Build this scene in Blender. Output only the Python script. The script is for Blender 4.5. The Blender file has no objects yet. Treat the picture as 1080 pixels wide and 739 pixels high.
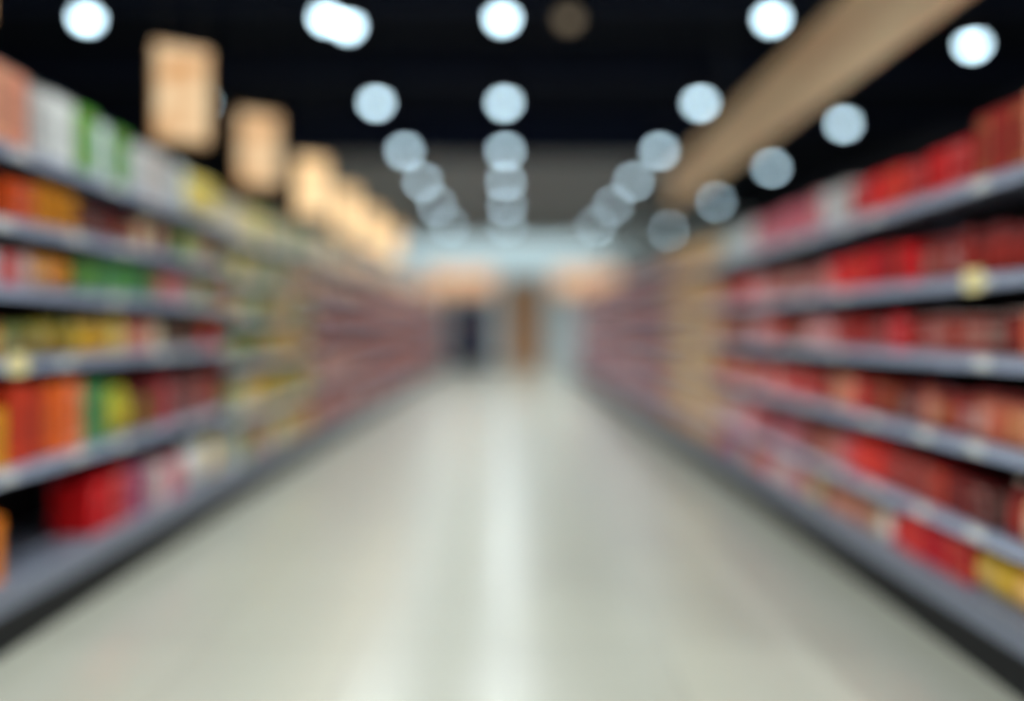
import bpy, bmesh, math, random
from mathutils import Vector, Matrix
random.seed(11)
S=bpy.context.scene
COL=S.collection
try:
    S.view_settings.view_transform='Standard'
    S.view_settings.look='None'
except Exception: pass

def lin(c):
    o=[]
    for v in c[:3]:
        v/=255.0
        o.append(v/12.92 if v<=0.04045 else ((v+0.055)/1.055)**2.4)
    return (o[0],o[1],o[2],1.0)

# ---------------------------------------------------------------- materials
def mat(name,rgb,rough=0.5,metal=0.0,noise=0.06,scale=8.0,emit=None,estr=0.0,spec=0.5):
    m=bpy.data.materials.new(name); m.use_nodes=True
    nt=m.node_tree; b=nt.nodes['Principled BSDF']
    c=lin(rgb)
    tc=nt.nodes.new('ShaderNodeTexCoord'); n=nt.nodes.new('ShaderNodeTexNoise')
    n.inputs['Scale'].default_value=scale
    nt.links.new(tc.outputs['Object'],n.inputs['Vector'])
    mx=nt.nodes.new('ShaderNodeMix'); mx.data_type='RGBA'
    mx.inputs[6].default_value=tuple(v*(1-noise) for v in c[:3])+(1,)
    mx.inputs[7].default_value=tuple(min(1,v*(1+noise)) for v in c[:3])+(1,)
    nt.links.new(n.outputs['Fac'],mx.inputs[0])
    nt.links.new(mx.outputs[2],b.inputs['Base Color'])
    b.inputs['Roughness'].default_value=rough
    b.inputs['Metallic'].default_value=metal
    b.inputs['Specular IOR Level'].default_value=spec
    if emit:
        b.inputs['Emission Color'].default_value=lin(emit)
        b.inputs['Emission Strength'].default_value=estr
    return m

def print_mat(name,mode,stuff,rough=0.5):
    """printed packaging: body / label / dark accent, tinted per object"""
    m=bpy.data.materials.new(name); m.use_nodes=True
    nt=m.node_tree; b=nt.nodes['Principled BSDF']; L=nt.links
    if stuff:
        a=nt.nodes.new('ShaderNodeAttribute'); a.attribute_name='Col'; colsock=a.outputs['Color']
        g=nt.nodes.new('ShaderNodeNewGeometry'); rnd=g.outputs['Random Per Island']
    else:
        a=nt.nodes.new('ShaderNodeObjectInfo'); colsock=a.outputs['Color']; rnd=a.outputs['Random']
    tc=nt.nodes.new('ShaderNodeTexCoord'); n=nt.nodes.new('ShaderNodeTexNoise'); n.inputs['Scale'].default_value=6
    L.new(tc.outputs['Object'],n.inputs['Vector'])
    mx=nt.nodes.new('ShaderNodeMix'); mx.data_type='RGBA'
    L.new(colsock,mx.inputs[6])
    if mode=='body':
        mx.inputs[7].default_value=(0.02,0.01,0.01,1)
        r=nt.nodes.new('ShaderNodeMapRange'); r.inputs[1].default_value=0.45; r.inputs[2].default_value=0.8
        r.inputs[3].default_value=0.0; r.inputs[4].default_value=0.45
        L.new(n.outputs['Fac'],r.inputs[0]); L.new(r.outputs[0],mx.inputs[0])
    elif mode=='label':
        cr=nt.nodes.new('ShaderNodeValToRGB'); cr.color_ramp.interpolation='CONSTANT'
        e=cr.color_ramp.elements
        e[0].position=0; e[0].color=lin((240,228,210)); e[1].position=0.25; e[1].color=lin((240,205,120))
        x=e.new(0.4); x.color=lin((225,60,40)); x=e.new(0.85); x.color=lin((245,245,240))
        L.new(rnd,cr.inputs['Fac']); L.new(cr.outputs['Color'],mx.inputs[7]); mx.inputs[0].default_value=0.18
    else:
        mx.inputs[7].default_value=(0.01,0.008,0.01,1); mx.inputs[0].default_value=0.32
    L.new(mx.outputs[2],b.inputs['Base Color'])
    b.inputs['Roughness'].default_value=rough
    b.inputs['Specular IOR Level'].default_value=0.25
    return m

M_body=print_mat('printed_body','body',False); M_label=print_mat('printed_label','label',False); M_dark=print_mat('printed_accent','dark',False)
MS_body=print_mat('printed_body_bulk','body',True); MS_label=print_mat('printed_label_bulk','label',True); MS_dark=print_mat('printed_accent_bulk','dark',True)
M_tin=mat('tin_metal',(170,155,150),0.35,0.9)
M_lid=mat('lid_paint',(120,30,28),0.35)
M_cap=mat('cap_plastic',(215,205,190),0.4)
M_steel=mat('shelf_paint',(100,105,120),0.45,0.1)
M_rail=mat('rail_plastic',(168,177,198),0.35)
M_back=mat('back_panel_paint',(22,14,16),0.8,spec=.2)
M_kick=mat('kick_plate_paint',(7,8,10),0.6,spec=.3)
M_lip=mat('base_lip_paint',(112,117,130),0.45)
M_tagw=mat('paper_tag',(235,235,230),0.8)
M_tagy=mat('yellow_tag',(245,228,165),0.8)
M_woodglow=mat('fascia_wood_glow',(190,152,116),0.55,0,0.2,3,emit=(215,170,130),estr=.06)  # faint tan emission added to brighten the board face; the wood is no lamp
M_black=mat('black_metal',(12,13,15),0.6)
M_ceil=mat('ceiling_black',(4,9,20),0.95,0,0.2,2,spec=.1)
M_beamc=mat('ceiling_beam_paint',(18,27,48),0.9,spec=.2)
M_soffit=mat('soffit_paint',(112,114,115),0.9)
M_wallfar=mat('far_wall_paint',(220,232,234),0.8)
M_wall=mat('side_wall_paint',(40,44,54),0.9)
M_door=mat('door_wood',(168,118,80),0.5,0,0.15,4)
M_doorn=mat('door_navy_paint',(16,30,66),0.7,spec=.2)
M_frame=mat('door_frame_paint',(180,184,184),0.6)
M_framed=mat('door_frame_dark',(34,44,70),0.6)
M_handle=mat('chrome',(200,200,200),0.2,1)

def add_grain(m,base,dark,sc):
    nt=m.node_tree;b=nt.nodes['Principled BSDF']
    tc=nt.nodes.new('ShaderNodeTexCoord'); mp=nt.nodes.new('ShaderNodeMapping'); mp.inputs['Scale'].default_value=sc
    n=nt.nodes.new('ShaderNodeTexNoise'); n.inputs['Scale'].default_value=1.0; n.inputs['Detail'].default_value=6
    r=nt.nodes.new('ShaderNodeValToRGB'); r.color_ramp.elements[0].position=.3; r.color_ramp.elements[1].position=.7
    r.color_ramp.elements[0].color=lin(dark); r.color_ramp.elements[1].color=lin(base)
    nt.links.new(tc.outputs['Object'],mp.inputs[0]); nt.links.new(mp.outputs[0],n.inputs['Vector'])
    nt.links.new(n.outputs['Fac'],r.inputs[0]); nt.links.new(r.outputs[0],b.inputs['Base Color'])
add_grain(M_woodglow,(255,230,190),(225,182,142),(6,0.7,8))
add_grain(M_door,(200,150,108),(165,118,80),(14,14,1.0))

# floor
M_floor=bpy.data.materials.new('polished_floor'); M_floor.use_nodes=True
nt=M_floor.node_tree; b=nt.nodes['Principled BSDF']
tc=nt.nodes.new('ShaderNodeTexCoord')
br=nt.nodes.new('ShaderNodeTexBrick'); br.offset=0.0; br.inputs['Scale'].default_value=1.0
br.inputs['Brick Width'].default_value=0.6; br.inputs['Row Height'].default_value=0.6; br.inputs['Mortar Size'].default_value=0.004
br.inputs['Color1'].default_value=lin((182,180,164)); br.inputs['Color2'].default_value=lin((176,174,159)); br.inputs['Mortar'].default_value=lin((150,148,134))
nt.links.new(tc.outputs['Object'],br.inputs['Vector'])
n=nt.nodes.new('ShaderNodeTexNoise'); n.inputs['Scale'].default_value=40
nt.links.new(tc.outputs['Object'],n.inputs['Vector'])
mx=nt.nodes.new('ShaderNodeMix'); mx.data_type='RGBA'; mx.blend_type='MULTIPLY'; mx.inputs[0].default_value=0.1
nt.links.new(br.outputs['Color'],mx.inputs[6]); nt.links.new(n.outputs['Fac'],mx.inputs[7])
nt.links.new(mx.outputs[2],b.inputs['Base Color'])
b.inputs['Roughness'].default_value=0.28
b.inputs['Specular IOR Level'].default_value=0.5
b.inputs['Coat Weight'].default_value=1.0
b.inputs['Coat Roughness'].default_value=0.25
b.inputs['Coat IOR'].default_value=1.9

def emis(name,rgb,strength):
    m=bpy.data.materials.new(name); m.use_nodes=True
    nt=m.node_tree; nt.nodes.remove(nt.nodes['Principled BSDF'])
    e=nt.nodes.new('ShaderNodeEmission'); e.inputs[0].default_value=lin(rgb); e.inputs[1].default_value=strength
    nt.links.new(e.outputs[0],nt.nodes['Material Output'].inputs[0]); return m
M_lens=emis('lamp_lens',(208,240,255),10.5)
M_lensdim=emis('lamp_lens_dim',(200,180,150),0.6)
def lightbox(name,strength,c0,c1):
    M=emis(name,(250,205,150),strength)
    nt=M.node_tree
    e=[x for x in nt.nodes if x.type=='EMISSION'][0]
    tc=nt.nodes.new('ShaderNodeTexCoord'); n=nt.nodes.new('ShaderNodeTexNoise'); n.inputs['Scale'].default_value=3.5
    r=nt.nodes.new('ShaderNodeValToRGB'); r.color_ramp.elements[0].position=.35; r.color_ramp.elements[1].position=.62
    r.color_ramp.elements[0].color=lin(c0); r.color_ramp.elements[1].color=lin(c1)
    nt.links.new(tc.outputs['Object'],n.inputs['Vector']); nt.links.new(n.outputs['Fac'],r.inputs[0]); nt.links.new(r.outputs[0],e.inputs[0])
    return M
M_signface=lightbox('sign_lightbox',1.05,(215,155,100),(255,232,190))
M_signfaceB=lightbox('sign_lightbox_bright',1.5,(240,190,130),(255,230,185))
M_signframe=mat('sign_frame',(200,150,95),0.5)
M_wallsign=mat('wall_sign_panel',(245,190,150),0.6,emit=(255,200,155),estr=0.5)
M_strip=emis('cove_light',(222,242,248),14)

# ---------------------------------------------------------------- mesh helpers
def new_obj(name,me,parent=None,loc=None,mats=None):
    o=bpy.data.objects.new(name,me); COL.objects.link(o)
    if mats:
        for m in mats: me.materials.append(m)
    if parent: o.parent=parent
    if loc is not None: o.location=loc
    return o
def box_mesh(name,lo,hi,bevel=0.0):
    bm=bmesh.new(); bmesh.ops.create_cube(bm,size=1)
    lo=Vector(lo);hi=Vector(hi)
    for v in bm.verts:
        v.co=Vector(((v.co.x+.5)*(hi.x-lo.x)+lo.x,(v.co.y+.5)*(hi.y-lo.y)+lo.y,(v.co.z+.5)*(hi.z-lo.z)+lo.z))
    if bevel>0: bmesh.ops.bevel(bm,geom=bm.edges[:],offset=bevel,segments=2,affect='EDGES',profile=.5)
    me=bpy.data.meshes.new(name); bm.to_mesh(me); bm.free(); return me
def multi_box(name,boxes):
    bm=bmesh.new()
    for lo,hi,mi in boxes:
        r=bmesh.ops.create_cube(bm,size=1)['verts']
        for v in r:
            v.co=Vector([(v.co[i]+.5)*(hi[i]-lo[i])+lo[i] for i in range(3)])
        for f in {f for v in r for f in v.link_faces}: f.material_index=mi
    me=bpy.data.meshes.new(name); bm.to_mesh(me); bm.free(); return me
def lathe(name,prof,seg=20,sx=1,sy=1):
    vs=[];fs=[];mi=[]
    for r,z,s in prof:
        for k in range(seg):
            a=2*math.pi*k/seg; vs.append((r*math.cos(a)*sx,r*math.sin(a)*sy,z))
    for i in range(len(prof)-1):
        for k in range(seg):
            k2=(k+1)%seg
            fs.append((i*seg+k,i*seg+k2,(i+1)*seg+k2,(i+1)*seg+k)); mi.append(prof[i][2])
    fs.append(tuple(reversed(range(seg)))); mi.append(prof[0][2])
    fs.append(tuple(range((len(prof)-1)*seg,len(prof)*seg))); mi.append(prof[-1][2])
    me=bpy.data.meshes.new(name); me.from_pydata(vs,[],fs); me.update()
    for p,m in zip(me.polygons,mi): p.material_index=m; p.use_smooth=len(p.vertices)==4
    return me
def label(o,lab,cat,group=None,kind=None):
    o['label']=lab; o['category']=cat
    if group: o['group']=group
    if kind: o['kind']=kind
def struct(o,lab,cat):
    o['label']=lab;o['category']=cat;o['kind']='structure'

# ---------------------------------------------------------------- room
H=1.25
W=8.0; Y0=-4.0; Y1=25.0; CZ=4.9; SW=4.2
o=new_obj('floor',box_mesh('floor',(-W,Y0,-0.1),(W,Y1,0)),mats=[M_floor]); struct(o,'polished beige vinyl tile shop floor with glossy reflections','floor')
o=new_obj('ceiling',box_mesh('ceiling',(-W,Y0,CZ),(W,Y1,CZ+.1)),mats=[M_ceil]); struct(o,'black painted open shop ceiling','ceiling')
o=new_obj('ceiling',box_mesh('soffit',(-SW,13.2,4.2),(3.4,Y1,4.3)),mats=[M_soffit]); struct(o,'lower grey plaster ceiling over the end of the aisle','ceiling')
o=new_obj('trim_1',box_mesh('bulkhead',(-SW,13.1,4.2),(3.4,13.2,CZ)),mats=[M_beamc]); struct(o,'dark bulkhead above the lower grey ceiling','trim')
o=new_obj('wall_back',box_mesh('wall_back',(-W,Y1,0),(W,Y1+.1,CZ)),mats=[M_wallfar]); struct(o,'pale blue-white painted end wall','wall')
o=new_obj('wall_left',box_mesh('wall_left',(-W-.1,Y0,0),(-W,Y1,CZ)),mats=[M_wall]); struct(o,'dark grey painted side wall','wall')
o=new_obj('wall_right',box_mesh('wall_right',(W,Y0,0),(W+.1,Y1,CZ)),mats=[M_wall]); struct(o,'dark grey painted side wall','wall')
for i,y in enumerate((3.2,5.6,8.0,10.4,12.8)):
    me=multi_box('joist',[((-W,y-.09,CZ-.03),(W,y+.09,CZ),0),((-W,y-.02,CZ-.22),(W,y+.02,CZ-.03),0),((-W,y-.09,CZ-.25),(W,y+.09,CZ-.22),0)])
    o=new_obj('trim_%d'%(i+2),me,mats=[M_beamc]); struct(o,'dark steel ceiling joist','joist')
# doors
me=multi_box('door_frame',[((-.72,-.1,0),(-.62,.0,2.92),0),((.62,-.1,0),(.72,.0,2.92),0),((-.72,-.1,2.82),(.72,0,2.92),0)])
d=new_obj('door_1',me,loc=(.5,Y1-.002,0),mats=[M_frame]); struct(d,'brown wooden door in a pale frame','door')
new_obj('door_leaf',multi_box('leaf',[((-.62,-.06,0.01),(.62,-.01,2.82),0),((-.5,-.075,.2),(.5,-.06,1.1),0),((-.5,-.075,1.3),(.5,-.06,2.65),0)]),d,mats=[M_door])
new_obj('door_handle',multi_box('handle',[((.5,-.14,1.0),(.53,-.06,1.03),0),((.5,-.14,1.25),(.53,-.06,1.28),0),((.5,-.16,.97),(.53,-.13,1.31),0)]),d,mats=[M_handle])
me=multi_box('door_frame2',[((-.62,-.1,0),(-.55,.0,2.1),0),((.55,-.1,0),(.62,.0,2.1),0),((-.62,-.1,2.03),(.62,0,2.1),0)])
d=new_obj('door_2',me,loc=(-1.25,Y1-.002,0),mats=[M_framed]); struct(d,'dark navy double door in a dark frame','door')
for s0,s1 in ((-.55,-.005),(.005,.55)):
    new_obj('door_leaf',multi_box('leaf2',[((s0,-.06,0.01),(s1,-.01,2.03),0),((s0+.08,-.07,.2),(s1-.08,-.06,.9),0),((s0+.08,-.07,1.1),(s1-.08,-.06,1.85),0)]),d,mats=[M_doorn])
o=new_obj('baseboard_back',box_mesh('bb',(-.6,Y1-.03,0),(-.25,Y1-.001,.12)),mats=[M_kick]); struct(o,'dark skirting board on the end wall','baseboard')
# cove light
r=new_obj('cove_light_fixture',multi_box('cove_housing',[((-4.1,-1.0,0),(3.3,-.0,.04),0),((-4.1,-1.0,-.12),(3.3,-.97,0),0)]),loc=(0,Y1-.002,4.14),mats=[M_frame]); label(r,'long pale trough light fixture washing the end wall','light fixture')
new_obj('tube',lathe('cove_tube',[(.05,-4.0,0),(.05,3.2,0)],12),r,loc=(0,-.88,-.055),mats=[M_strip]); r.children[0].rotation_euler=(0,math.pi/2,0)
# warm wall signs
for X,w in ((-1.6,2.2),(2.6,2.2)):
    r=new_obj('wall_sign',box_mesh('wall_sign',(-w/2-.04,-.08,-.04),(w/2+.04,-.0,.84),.01),loc=(X,Y1-.002,2.35),mats=[M_signframe])
    label(r,'peach backlit rectangular sign on the pale end wall','sign','wall signs on the end wall')
    new_obj('sign_face',box_mesh('sign_face',(-w/2,-.1,0),(w/2,-.08,.8)),r,mats=[M_wallsign])

# ---------------------------------------------------------------- shelving
BAY=1.25; DEP=0.5
LZ=[0.25,0.69,1.12,1.41,1.67,1.96]
LM=[0.25,0.62,1.00,1.32,1.60,1.91]
RZ=[0.25,0.50,0.82,1.14,1.44,1.795]
FL=1.95; FR=1.74
def unit_meshes(levels,side,tag):
    s=side
    def bx(a,b2,c,d2,e,f):
        lo=(min(s*a,s*b2),c,e); hi=(max(s*a,s*b2),d2,f); return lo,hi
    top=levels[-1]+.12
    out={}
    lo,hi=bx(DEP-.02,DEP,0,BAY,0,top); out['back_panel']=(box_mesh('back_panel'+tag,lo,hi),M_back)
    bxs=[]
    lo,hi=bx(-.025,DEP-.02,.0,BAY,0,.165); bxs.append((lo,hi,0)); out['kick_plate']=(multi_box('kick'+tag,bxs),M_kick)
    bxs=[]
    lo,hi=bx(-.05,-.02,0,BAY,.165,levels[0]+.01); bxs.append((lo,hi,0))
    lo,hi=bx(-.02,DEP-.02,0,BAY,.165,levels[0]); bxs.append((lo,hi,0))
    out['base_deck']=(multi_box('deck'+tag,bxs),M_lip)
    for nm,y in (('upright',.0),('upright2',BAY-.02)):
        lo,hi=bx(DEP-.05,DEP-.021,y,y+.02,levels[0]+.001,top); out[nm]=(box_mesh('upright'+tag,lo,hi),M_steel)
    lo,hi=bx(.012,DEP-.05,.003,BAY-.003,-.03,0)
    b2=[(lo,hi,0)]
    for y in (.02,BAY-.035):
        lo,hi=bx(.3,DEP-.05,y,y+.012,-.07,-.03); b2.append((lo,hi,0))
    me_shelf=multi_box('shelf'+tag,b2)
    lo,hi=bx(0,.012,.003,BAY-.003,-.045,.004)
    lo2,hi2=bx(-.006,0,.003,BAY-.003,-.045,-.039)
    lo3,hi3=bx(-.006,0,.003,BAY-.003,-.002,.004)
    me_rail=multi_box('rail'+tag,[(lo,hi,0),(lo2,hi2,0),(lo3,hi3,0)])
    lo,hi=bx(-.005,-.001,-.045,.045,-.038,-.003)
    me_tag=box_mesh('tag'+tag,lo,hi); me_tag.materials.append(M_tagw)
    lo,hi=bx(-.012,-.007,-.055,.055,-.055,.025)
    me_tagy=box_mesh('tagy'+tag,lo,hi); me_tagy.materials.append(M_tagy)
    me_shelf.materials.append(M_steel); me_rail.materials.append(M_rail)
    for k,(me,m) in out.items(): me.materials.append(m)
    return out,me_shelf,me_rail,me_tag,me_tagy
def build_units(side,face,levels,y0,n,tag,promos):
    out,ms,mr,mt,mty=unit_meshes(levels,side,tag)
    for i in range(n):
        y=y0+i*BAY
        r=bpy.data.objects.new('shelving_unit',None); COL.objects.link(r); r.location=(side*face,y,0); r.empty_display_size=.2
        label(r,'grey steel supermarket shelving bay stocked with packaged goods','shelf','shelving bays along the aisle')
        for k,(me,m) in out.items():
            new_obj(k.replace('2',''),me,r)
        for li,z in enumerate(levels[1:]):
            sh=new_obj('shelf',ms,r,loc=(0,0,z))
            new_obj('price_rail',mr,sh)
            if y<7:
                for t in range(3):
                    if random.random()<.75:
                        new_obj('price_tag',mt,sh,loc=(0,.2+.42*t+random.uniform(-.08,.08),0))
            for (pl,py) in promos:
                if pl==li+1 and y<=py<y+BAY:
                    q=new_obj('promotion_tag',mty,sh,loc=(0,py-y,0)); q['label']='larger yellow promotional shelf tag'
NL=18; NR=15
build_units(-1,FL,LZ,1.5,3,'_a',[(2,3.0)])
build_units(-1,FL,LM,5.25,2,'_m',[])
build_units(-1,FL,LZ,7.75,NL-5,'_c',[])
build_units(1,FR,RZ,1.3,NR,'_b',[(4,2.83)])

# ---------------------------------------------------------------- product templates (unit size, base z=0)
def t_box():
    bm=bmesh.new(); bmesh.ops.create_cube(bm,size=1)
    for v in bm.verts: v.co.z+=.5
    bmesh.ops.bevel(bm,geom=bm.edges[:],offset=.012,segments=1,affect='EDGES')
    bm.faces.ensure_lookup_table()
    big=[f for f in bm.faces if f.calc_area()>.5]
    for f in big:
        if abs(f.normal.x)>.9 or abs(f.normal.y)>.9:
            bmesh.ops.inset_region(bm,faces=[f],thickness=.13,depth=0)
            f.material_index=1
            bmesh.ops.inset_region(bm,faces=[f],thickness=.16,depth=0.004)
            f.material_index=2 if abs(f.normal.x)>.9 else 1
    top=[f for f in bm.faces if f.normal.z>.9 and f.calc_area()>.5][0]
    bmesh.ops.inset_region(bm,faces=[top],thickness=.03,depth=-.004)
    me=bpy.data.meshes.new('carton'); bm.to_mesh(me); bm.free(); return me
def t_bag():
    zs=[0,.04,.08,.18,.32,.5,.68,.82,.92,.96,1.0]
    vs=[];fs=[];mi=[];seg=16
    for z in zs:
        t=.5*max(.04,math.sin(math.pi*min(1,max(0,(z-.03)/.94)))**.55) if .03<z<.97 else .02
        w=.5-.05*math.sin(math.pi*z)
        for k in range(seg):
            a=2*math.pi*k/seg; c=math.cos(a); s_=math.sin(a)
            vs.append((t*math.copysign(abs(c)**.9,c),w*math.copysign(abs(s_)**.6,s_),z))
    for i in range(len(zs)-1):
        for k in range(seg):
            k2=(k+1)%seg; fs.append((i*seg+k,i*seg+k2,(i+1)*seg+k2,(i+1)*seg+k))
            mi.append(1 if 3<=i<=5 else (2 if i in(0,9) else 0))
    fs.append(tuple(reversed(range(seg)))); mi.append(2)
    fs.append(tuple(range((len(zs)-1)*seg,len(zs)*seg))); mi.append(2)
    me=bpy.data.meshes.new('bag'); me.from_pydata(vs,[],fs); me.update()
    for p,m in zip(me.polygons,mi): p.material_index=m; p.use_smooth=True
    return me
def t_can(): return lathe('can',[(.47,0,2),(.5,.01,2),(.5,.04,2),(.48,.06,0),(.48,.3,1),(.48,.72,0),(.48,.94,2),(.5,.96,2),(.5,.99,2),(.46,1,2),(.44,.97,2)],20)
def t_jar(): return lathe('jar',[(.42,0,0),(.5,.04,0),(.5,.18,1),(.5,.66,0),(.47,.74,0),(.38,.82,0),(.38,.85,0)],20)
def t_jarlid(): return lathe('jar_lid',[(.41,.84,0),(.42,.86,0),(.42,.98,0),(.39,1.0,0)],20)
def t_bottle(): return lathe('bottle',[(.44,0,0),(.5,.03,0),(.5,.15,1),(.5,.5,0),(.48,.6,0),(.34,.72,0),(.18,.82,0),(.16,.91,0)],20)
def t_botcap(): return lathe('bottle_cap',[(.2,.9,0),(.2,.99,0),(.17,1.0,0)],16)
KIND={
 'food_carton':dict(me=t_box(),depth=.2,word='printed cardboard carton',cat='box'),
 'cereal_box':dict(me=t_box(),depth=.09,word='tall thin cardboard cereal box',cat='box'),
 'snack_bag':dict(me=t_bag(),depth=.1,word='pillow-shaped foil snack bag',cat='bag'),
 'tin_can':dict(me=t_can(),depth=None,word='tin can with printed label',cat='can'),
 'glass_jar':dict(me=t_jar(),depth=None,word='food jar with screw lid',cat='jar',lid=('lid',t_jarlid(),M_lid)),
 'plastic_bottle':dict(me=t_bottle(),depth=None,word='capped bottle with narrow neck',cat='bottle',lid=('cap',t_botcap(),M_cap)),
}
for k,v in KIND.items():
    v['me'].materials.append(M_body);v['me'].materials.append(M_label);v['me'].materials.append(M_tin if k=='tin_can' else M_dark)
    if 'lid' in v: v['lid'][1].materials.append(v['lid'][2])
    v['list']=[]
def cname(c):
    r,g,b=c
    mx_=max(c);mn=min(c)
    if mx_-mn<32: return 'white' if mx_>185 else ('grey' if mx_>90 else 'dark')
    if r>=g and r>=b:
        if b>g+8: return 'purple' if b>.8*r else ('crimson' if r-b>90 else 'pink')
        if g>.78*r: return 'yellow' if b<.7*r else 'cream'
        if g>.5*r: return 'orange' if mx_>175 and b<.5*r else ('tan' if mx_>120 else 'brown')
        return 'red' if mx_>120 else 'maroon'
    if g>=b: return 'green'
    return 'blue'

ORG=[(248,130,25),(250,160,30),(240,90,25)]
YEL=[(240,190,50),(235,170,40),(225,200,90)]
WHT=[(240,242,238),(232,228,224),(215,230,232)]
GRN=[(40,160,90),(90,165,60),(30,140,90)]
RED=[(222,14,30),(212,12,45),(228,30,35)]
CRM=[(225,8,40),(212,6,36)]
PNK=[(225,150,150),(235,190,185),(215,115,130)]
DRK=[(60,26,26),(50,32,28),(95,32,32)]
BRN=[(165,52,40),(135,36,30),(200,110,82),(160,34,32),(105,30,26),(228,165,125)]
BEI=[(225,198,145),(210,188,120),(235,218,175)]
MID=[(225,190,100),(140,165,70),(238,222,170),(225,170,50),(80,140,60),(200,90,70),(220,205,120)]
MAU=[(190,106,90),(200,124,104),(155,78,70),(212,148,128)]
PCH=[(255,215,165),(250,200,150),(240,215,175),(235,170,140)]
MAG=[(178,126,122),(160,96,98),(192,152,144),(158,82,84)]
TAN=[(235,180,112),(218,162,98),(242,202,138)]
PUR=[(120,70,140),(150,105,165),(110,110,180)]
SAL=[(242,130,98),(245,165,135),(235,90,66),(240,190,160)]
RDW=[(195,68,50),(230,155,122),(165,44,36),(212,95,72)]
RMX=[(222,14,30),(145,36,30),(200,30,32),(215,135,105),(110,26,26)]

LEFT={
5:[(2.3,3.15,'food_carton',.12,.33,SAL),(3.15,3.5,'food_carton',.11,.33,WHT),(3.5,3.65,'cereal_box',.14,.34,GRN),(3.65,3.8,'cereal_box',.14,.32,WHT),(3.8,3.95,'cereal_box',.14,.32,GRN),(3.95,4.7,'food_carton',.12,.28,PNK+WHT+WHT),(4.7,5.24,'snack_bag',.17,.27,YEL),(7.77,99,'food_carton',.2,.24,PCH)],
4:[(2.3,2.98,'glass_jar',.1,.18,DRK+RED),(2.98,3.5,'food_carton',.1,.19,ORG+YEL[:1]),(3.5,4.1,'glass_jar',.1,.16,DRK+BRN),(4.1,5.24,'tin_can',.1,.17,GRN+BEI+DRK),(7.77,99,'tin_can',.13,.18,MAU+MAU+PCH)],
3:[(2.3,3.2,'tin_can',.1,.16,RED+PNK+WHT+DRK),(3.2,3.5,'snack_bag',.14,.18,ORG),(3.5,4.1,'food_carton',.1,.16,GRN+BEI),(4.1,5.24,'glass_jar',.1,.17,PNK+MAU+GRN),(7.77,99,'food_carton',.19,.16,MAU)],
2:[(2.3,3.0,'glass_jar',.1,.16,DRK+YEL),(3.0,3.5,'snack_bag',.1,.17,[(170,150,40),(200,170,50),(120,130,50)]),(3.5,3.95,'plastic_bottle',.09,.2,YEL+ORG),(3.95,5.24,'tin_can',.1,.16,RED+DRK+MAU+BEI),(7.77,99,'glass_jar',.13,.17,MAU)],
1:[(2.3,3.0,'food_carton',.14,.28,YEL),(3.0,3.52,'food_carton',.13,.33,[(240,80,22),(235,105,30),(215,60,25)]),(3.52,3.76,'cereal_box',.12,.3,GRN),(3.76,3.98,'snack_bag',.11,.28,[(200,200,50)]),(3.98,4.3,'glass_jar',.11,.24,[(120,140,50),(120,40,34)]),(4.3,5.24,'food_carton',.13,.26,[(190,20,40),(110,30,34),(150,50,40)]),(7.77,99,'food_carton',.2,.26,MAU)],
0:[(2.3,3.0,'food_carton',.23,.27,ORG[:1]),(3.62,3.96,'food_carton',.17,.28,[(215,6,22)]),(3.96,4.18,'cereal_box',.1,.27,[(150,60,110),(110,90,190)]),(4.18,4.65,'food_carton',.11,.24,WHT+WHT+PUR+PNK),(4.65,5.24,'snack_bag',.14,.25,YEL+WHT+WHT),(7.77,99,'food_carton',.21,.24,MAU)],
}
LEFTM={
5:[(5.27,7.73,'cereal_box',.14,.28,[(110,160,80),(228,210,140),(240,230,200),(80,145,75),(230,185,80)])],
4:[(5.27,7.73,'plastic_bottle',.09,.21,MID)],
3:[(5.27,7.73,'food_carton',.11,.18,MID)],
2:[(5.27,7.73,'snack_bag',.12,.2,MID)],
1:[(5.27,7.73,'cereal_box',.12,.25,MID)],
0:[(5.27,7.73,'food_carton',.13,.24,MID+MAU+WHT)],
}
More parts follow.
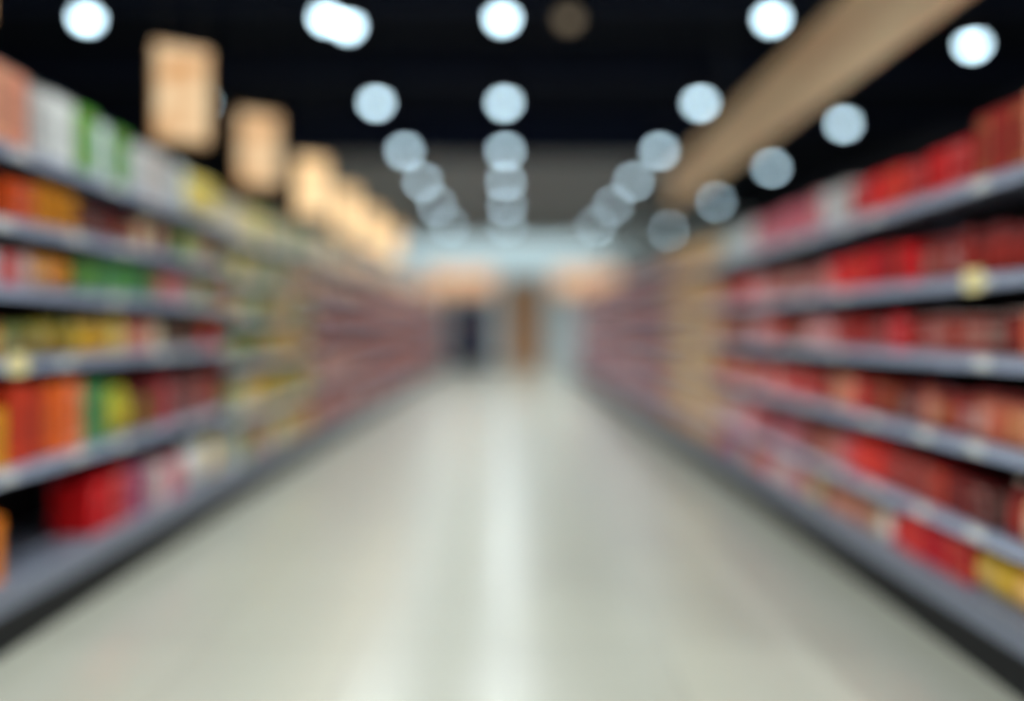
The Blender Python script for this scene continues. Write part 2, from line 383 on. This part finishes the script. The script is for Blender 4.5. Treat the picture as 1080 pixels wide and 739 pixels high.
RIGHT={
5:[(2.2,2.93,'food_carton',.1,.27,RDW),(2.93,3.4,'food_carton',.15,.2,RED),(3.4,3.95,'food_carton',.18,.2,RED+[(225,80,100)]),(3.95,4.6,'cereal_box',.17,.23,WHT+WHT+PNK),(4.6,6.5,'food_carton',.15,.22,[(225,40,60),(225,130,135)]+PNK+WHT),(6.5,8.5,'food_carton',.18,.25,TAN),(8.5,99,'food_carton',.2,.22,MAG)],
4:[(2.2,3.3,'glass_jar',.09,.2,BRN),(3.3,4.2,'food_carton',.15,.19,CRM+RED+BRN[:2]),(4.2,6.5,'tin_can',.1,.18,PNK+RED+BRN),(6.5,8.5,'food_carton',.2,.23,TAN),(8.5,99,'tin_can',.13,.2,MAG)],
3:[(2.2,3.4,'tin_can',.09,.17,BRN),(3.4,4.2,'food_carton',.15,.16,CRM+BRN[3:4]),(4.2,6.5,'snack_bag',.12,.17,PNK+RMX+RMX),(6.5,8.5,'food_carton',.2,.19,TAN),(8.5,99,'food_carton',.19,.18,MAG)],
2:[(2.2,3.5,'glass_jar',.09,.19,BRN),(3.5,4.3,'food_carton',.1,.17,RMX),(4.3,6.5,'tin_can',.1,.17,RMX+PNK),(6.5,8.5,'food_carton',.2,.21,TAN),(8.5,99,'glass_jar',.13,.2,MAG)],
1:[(2.2,2.8,'plastic_bottle',.09,.22,BRN),(2.8,4.0,'food_carton',.1,.17,RMX+[(225,60,40)]),(4.0,6.5,'food_carton',.14,.16,PNK+WHT+RMX),(6.5,8.5,'food_carton',.2,.21,TAN),(8.5,99,'food_carton',.2,.2,MAG)],
0:[(2.2,2.92,'snack_bag',.12,.18,YEL[:2]),(2.92,3.45,'food_carton',.17,.18,CRM),(3.45,4.6,'tin_can',.1,.14,BEI+WHT+PUR+RMX),(4.6,6.5,'food_carton',.14,.15,PNK+BEI+PUR+RMX),(6.5,8.5,'food_carton',.2,.16,TAN),(8.5,99,'food_carton',.2,.15,MAG)],
}
def fill(table,side,face,levels,yend):
    for li,segs in table.items():
        z=levels[li]
        for d0,d1,kind,w,h,pal in segs:
            d1=min(d1,yend)
            y=d0; run=0; c=None
            K=KIND[kind]
            while y+w<=d1+1e-6:
                if run<=0:
                    c=random.choice(pal); run=random.choice((1,1,2,3)); hh=h*random.uniform(.85,1.0)
                    j=random.uniform(.85,1.05)
                    cc=tuple(min(255,v*j) for v in c)
                run-=1
                ww=w*.94; dd=K['depth'] if K['depth'] else ww
                x=side*(face+.03+dd/2+random.uniform(0,.015))
                K['list'].append((y+w/2,x,z+.0005,ww,dd,hh,cc,side))
                y+=w
fill(LEFT,-1,FL,LZ,1.5+NL*BAY-.05)
fill(LEFTM,-1,FL,LM,7.74)
fill(RIGHT,1,FR,RZ,1.3+NR*BAY-.05)
total=0
for k,K in KIND.items():
    K['list'].sort(key=lambda t:t[0])
    proto=None
    for (y,x,z,ww,dd,hh,cc,side) in K['list'][:300]:
        o=bpy.data.objects.new(k,K['me']) if proto is None else proto.copy()
        if proto is None: proto=o
        COL.objects.link(o); o.location=(x,y,z); o.scale=(dd,ww,hh)
        o.color=lin(cc)
        o['label']='%s %s on a steel shelf'%(cname(cc),K['word']); o['category']=K['cat']
        o['group']=K['word']+'s on the shelves'
        if 'lid' in K and y<9:
            l=bpy.data.objects.new(K['lid'][0],K['lid'][1]); COL.objects.link(l); l.parent=o
        total+=1
    rest=K['list'][300:]
    if rest:
        src=K['me']; sv=[v.co.copy() for v in src.vertices]; sp=[(tuple(p.vertices),p.material_index) for p in src.polygons]
        vs=[];fs=[];mi=[];cols=[]
        for (y,x,z,ww,dd,hh,cc,side) in rest:
            b0=len(vs); vs+= [(v.x*dd+x,v.y*ww+y,v.z*hh+z) for v in sv]
            lc=lin(cc); cols+=[lc]*len(sv)
            for p,m in sp: fs.append(tuple(i+b0 for i in p)); mi.append(m)
        me=bpy.data.meshes.new(k+'_bulk'); me.from_pydata(vs,[],fs); me.update()
        me.polygons.foreach_set('material_index',mi)
        at=me.color_attributes.new('Col','FLOAT_COLOR','POINT')
        at.data.foreach_set('color',[c for t in cols for c in t])
        o=new_obj(k,me,mats=[MS_body,MS_label,M_tin if k=='tin_can' else MS_dark])
        label(o,'long rows of pink and brown %ss'%K['word'],K['cat'],kind='stuff')
print('products',total,{k:len(K['list']) for k,K in KIND.items()})

# ---------------------------------------------------------------- hanging fascia board
r=bpy.data.objects.new('hanging_fascia_board',None); COL.objects.link(r); r.location=(1.92,0,0)
label(r,'long tan wooden fascia board hung above the shelving','fascia board')
new_obj('board',box_mesh('fascia',(0,2.2,2.65),(.04,9.1,3.15),.008),r,mats=[M_woodglow])
new_obj('trim_strip',multi_box('fascia_strip',[((-.008,2.2,2.65),(0,9.1,2.69),0),((-.008,2.2,3.11),(0,9.1,3.15),0)]),r,mats=[M_woodglow])
for y in (2.6,4.7,6.8,8.9):
    new_obj('hanging_rod',lathe('rodf',[(.008,3.15,0),(.008,CZ,0)],8),r,loc=(.02,y,0),mats=[M_black])

# ---------------------------------------------------------------- hanging signs
fme=box_mesh('sign_frame',(-.15,-.03,0),(.15,.03,.55),.006); fme.materials.append(M_signframe)
sme=box_mesh('sign_face',(-.137,-.034,.015),(.137,-.03,.535)); sme.materials.append(M_signface)
smeB=sme.copy(); smeB.materials.clear(); smeB.materials.append(M_signfaceB)
rme=lathe('rods',[(.005,.55,0),(.005,CZ-2.32,0)],8); rme.materials.append(M_black)
for y,X in ((2.6,-1.95),(4.4,-1.9),(5.75,-1.9),(7.3,-1.9),(8.8,-1.9),(10.4,-1.9),(12.2,-1.9)):
    r=bpy.data.objects.new('aisle_sign',None); COL.objects.link(r); r.location=(X,y,2.32); r.rotation_euler=(0,0,math.radians(30))
    label(r,'warm glowing rectangular sign hung above the shelving','sign','hanging signs above the shelves')
    new_obj('frame',fme,r); new_obj('sign_face',smeB if y>6.5 else sme,r)
    for dx in (-.1,.1): new_obj('hanging_rod',rme,r,loc=(dx,0,0))

# ---------------------------------------------------------------- pendant lamps
hous=lathe('lamp_housing',[(.05,.30,0),(.075,.28,0),(.09,.12,0),(.105,.0,0),(.098,-.0,0),(.085,.03,0)],24); hous.materials.append(M_black)
lens=lathe('lamp_lens',[(.084,.02,0),(.082,-.01,0),(.072,-.04,0),(.05,-.062,0),(.02,-.07,0)],20); lens.materials.append(M_lens)
lensd=lens.copy(); lensd.materials.clear(); lensd.materials.append(M_lensdim)
rodL=lathe('lamp_rod',[(.008,.3,0),(.008,CZ-4.0,0)],8); rodL.materials.append(M_black)
rodS=lathe('lamp_rod_s',[(.008,.17,0),(.008,.2,0)],8); rodS.materials.append(M_black)
housS=lathe('lamp_housing_s',[(.06,.17,0),(.09,.15,0),(.105,.0,0),(.098,-.0,0),(.085,.03,0)],24); housS.materials.append(M_black)
def spot(P,ang=138):
    ld=bpy.data.lights.new('downlight','SPOT'); ld.energy=P; ld.spot_size=math.radians(ang); ld.spot_blend=.7; ld.shadow_soft_size=.08
    ld.color=(.90,.98,1.0)
    o=bpy.data.objects.new('downlight',ld); COL.objects.link(o); return o
def lamp(X,y,dim=False,P=70,ang=138):
    r=bpy.data.objects.new('ceiling_lamp',None); COL.objects.link(r); r.location=(X,y,4.0)
    label(r,'dim warm pendant downlight' if dim else 'round white glowing pendant downlight under the black ceiling','lamp','pendant ceiling lamps')
    under=(y>13.2 and -SW<X<3.4)
    new_obj('housing',housS if under else hous,r); new_obj('lens',lensd if dim else lens,r)
    new_obj('hanging_rod',rodS if under else rodL,r)
    if not dim:
        s=spot(P,ang); s.parent=r; s.location=(0,0,-.09)
dep=[-.6,1.85,4.3,6.73,9.25,11.75,14.2,17.0,20.4]
for y in dep:
    for X in (-3.75,-1.62,-.06,2.33):
        far=y>13
        ang=138
        if far and X==-.06: ang={14.2:151,17.0:155,20.4:158}[y]
        elif far and abs(X)<3: ang={14.2:146,17.0:150,20.4:153}[y]
        lamp(X,y,P=230 if far else 175,ang=ang)
for y in (1.6,4.5,7.36,10.2,13.0,16.5,21.4): lamp(4.5,y,P=140)
lamp(-1.47,6.9,P=10); lamp(.53,6.75,dim=True)

# ---------------------------------------------------------------- person in dark clothes at the aisle end
def skin(name,verts,edges,radii,parent,m,sub=2):
    me=bpy.data.meshes.new(name); me.from_pydata(verts,edges,[]); me.materials.append(m)
    o=bpy.data.objects.new(name,me); COL.objects.link(o)
    if parent: o.parent=parent
    md=o.modifiers.new('Skin','SKIN'); md.use_smooth_shade=True
    for i,rr in enumerate(radii):
        sv=me.skin_vertices[0].data[i]; sv.radius=rr if isinstance(rr,tuple) else (rr,rr); sv.use_root=(i==0)
    s2=o.modifiers.new('Sub','SUBSURF'); s2.levels=sub; s2.render_levels=sub
    return o
M_skin=mat('skin',(205,155,125),.5); M_jacket=mat('navy_jacket',(12,24,60),.9,spec=.2); M_trs=mat('dark_trousers',(10,16,42),.9,spec=.2); M_hair=mat('dark_hair',(25,18,15),.6); M_shoe=mat('shoe_leather',(20,18,18),.5)
def person(loc,rot,lab):
    PR=bpy.data.objects.new('person',None); COL.objects.link(PR); PR.location=loc; PR.rotation_euler=(0,0,rot)
    label(PR,lab,'person')
    V=[(0,0,.95),(0,0,1.12),(0,0,1.3),(0,0,1.44),(0,0,1.52),(0,-.01,1.62),(0,-.01,1.70),
       (-.18,0,1.42),(-.23,.01,1.15),(-.24,-.04,.9),(.18,0,1.42),(.23,.01,1.15),(.24,-.04,.9),
       (-.09,0,.88),(-.1,-.01,.5),(-.1,.02,.09),(.09,0,.88),(.11,-.02,.5),(.12,.0,.09),
       (-.1,-.13,.04),(.13,-.15,.04),(-.24,-.05,.82),(.24,-.05,.82)]
    E=[(0,1),(1,2),(2,3),(3,4),(4,5),(5,6),(3,7),(7,8),(8,9),(3,10),(10,11),(11,12),(0,13),(13,14),(14,15),(0,16),(16,17),(17,18),(15,19),(18,20),(9,21),(12,22)]
    R=[(.14,.1),(.12,.09),(.15,.1),(.12,.08),.055,.08,.075,.055,.042,.028,.055,.042,.028,.08,.055,.04,.08,.055,.04,.03,.03,(.016,.03),(.016,.03)]
    for hx,si,pi in ((-.24,1,21),(.24,-1,22)):
        for k,(dy,ln) in enumerate(((-.03,.065),(-.01,.075),(.01,.07),(.03,.055))):
            a=len(V); V+= [(hx,-.05+dy,.79),(hx+si*.008,-.05+dy*1.1,.79-ln*.5),(hx+si*.022,-.05+dy*1.1,.79-ln)]
            E+=[(pi,a),(a,a+1),(a+1,a+2)]; R+=[.009,.0085,.008]
        a=len(V); V+=[(hx+si*.01,-.09,.83),(hx+si*.02,-.11,.79)]; E+=[(pi,a),(a,a+1)]; R+=[.011,.009]
    skin('body',V,E,R,PR,M_skin)
    V=[(0,0,.93),(0,0,1.12),(0,0,1.3),(0,0,1.44),(0,0,1.49),(-.19,0,1.42),(-.235,.01,1.15),(-.24,-.035,.92),(.19,0,1.42),(.235,.01,1.15),(.24,-.035,.92)]
    E=[(0,1),(1,2),(2,3),(3,4),(3,5),(5,6),(6,7),(3,8),(8,9),(9,10)]
    R=[(.2,.15),(.18,.14),(.2,.14),(.15,.11),.07,.08,.065,.052,.08,.065,.052]
    skin('jacket',V,E,R,PR,M_jacket)
    V=[(0,0,.97),(-.095,0,.86),(-.1,-.01,.5),(-.1,.02,.07),(.095,0,.86),(.11,-.02,.5),(.12,0,.07)]
    skin('trousers',V,[(0,1),(1,2),(2,3),(0,4),(4,5),(5,6)],[(.16,.13),.105,.09,.075,.105,.09,.075],PR,M_trs)
    for sx,yy in ((-.1,.02),(.125,0)):
        skin('shoe',[(sx,yy+.03,.05),(sx,yy-.08,.045),(sx,yy-.2,.035)],[(0,1),(1,2)],[(.045,.045),(.045,.042),(.042,.032)],PR,M_shoe,1)
    skin('hair',[(0,.035,1.62),(0,.03,1.70),(0,.0,1.755)],[(0,1),(1,2)],[.085,.095,.06],PR,M_hair)
    new_obj('nose',lathe('nose',[(.014,0,0),(.004,.045,0)],8),PR,loc=(0,-.095,1.615),mats=[M_skin])
    for sx in (-.03,.03):
        new_obj('eye',lathe('eye',[(.003,-.01,0),(.01,-.005,0),(.01,.005,0),(.003,.01,0)],8),PR,loc=(sx,-.083,1.665),mats=[M_hair])
person((-1.02,22.2,0),math.pi,'person in a navy jacket and dark trousers walking away')

# ---------------------------------------------------------------- world
wd=bpy.data.worlds.new('World'); S.world=wd; wd.use_nodes=True
bg=wd.node_tree.nodes['Background']; bg.inputs[0].default_value=lin((225,228,235)); bg.inputs[1].default_value=0.75

# ---------------------------------------------------------------- camera
cd=bpy.data.cameras.new('camera'); cam=bpy.data.objects.new('camera',cd); COL.objects.link(cam); S.camera=cam
cam.location=(0,0,H); cam.rotation_euler=(math.pi/2,0,0)
cd.sensor_width=36; cd.lens=26.67; cd.shift_x=3/1080; cd.shift_y=-24.5/1080
cd.clip_start=.05; cd.clip_end=200
cd.dof.use_dof=True; cd.dof.focus_distance=1.4; cd.dof.aperture_fstop=0.31; cd.dof.aperture_blades=0
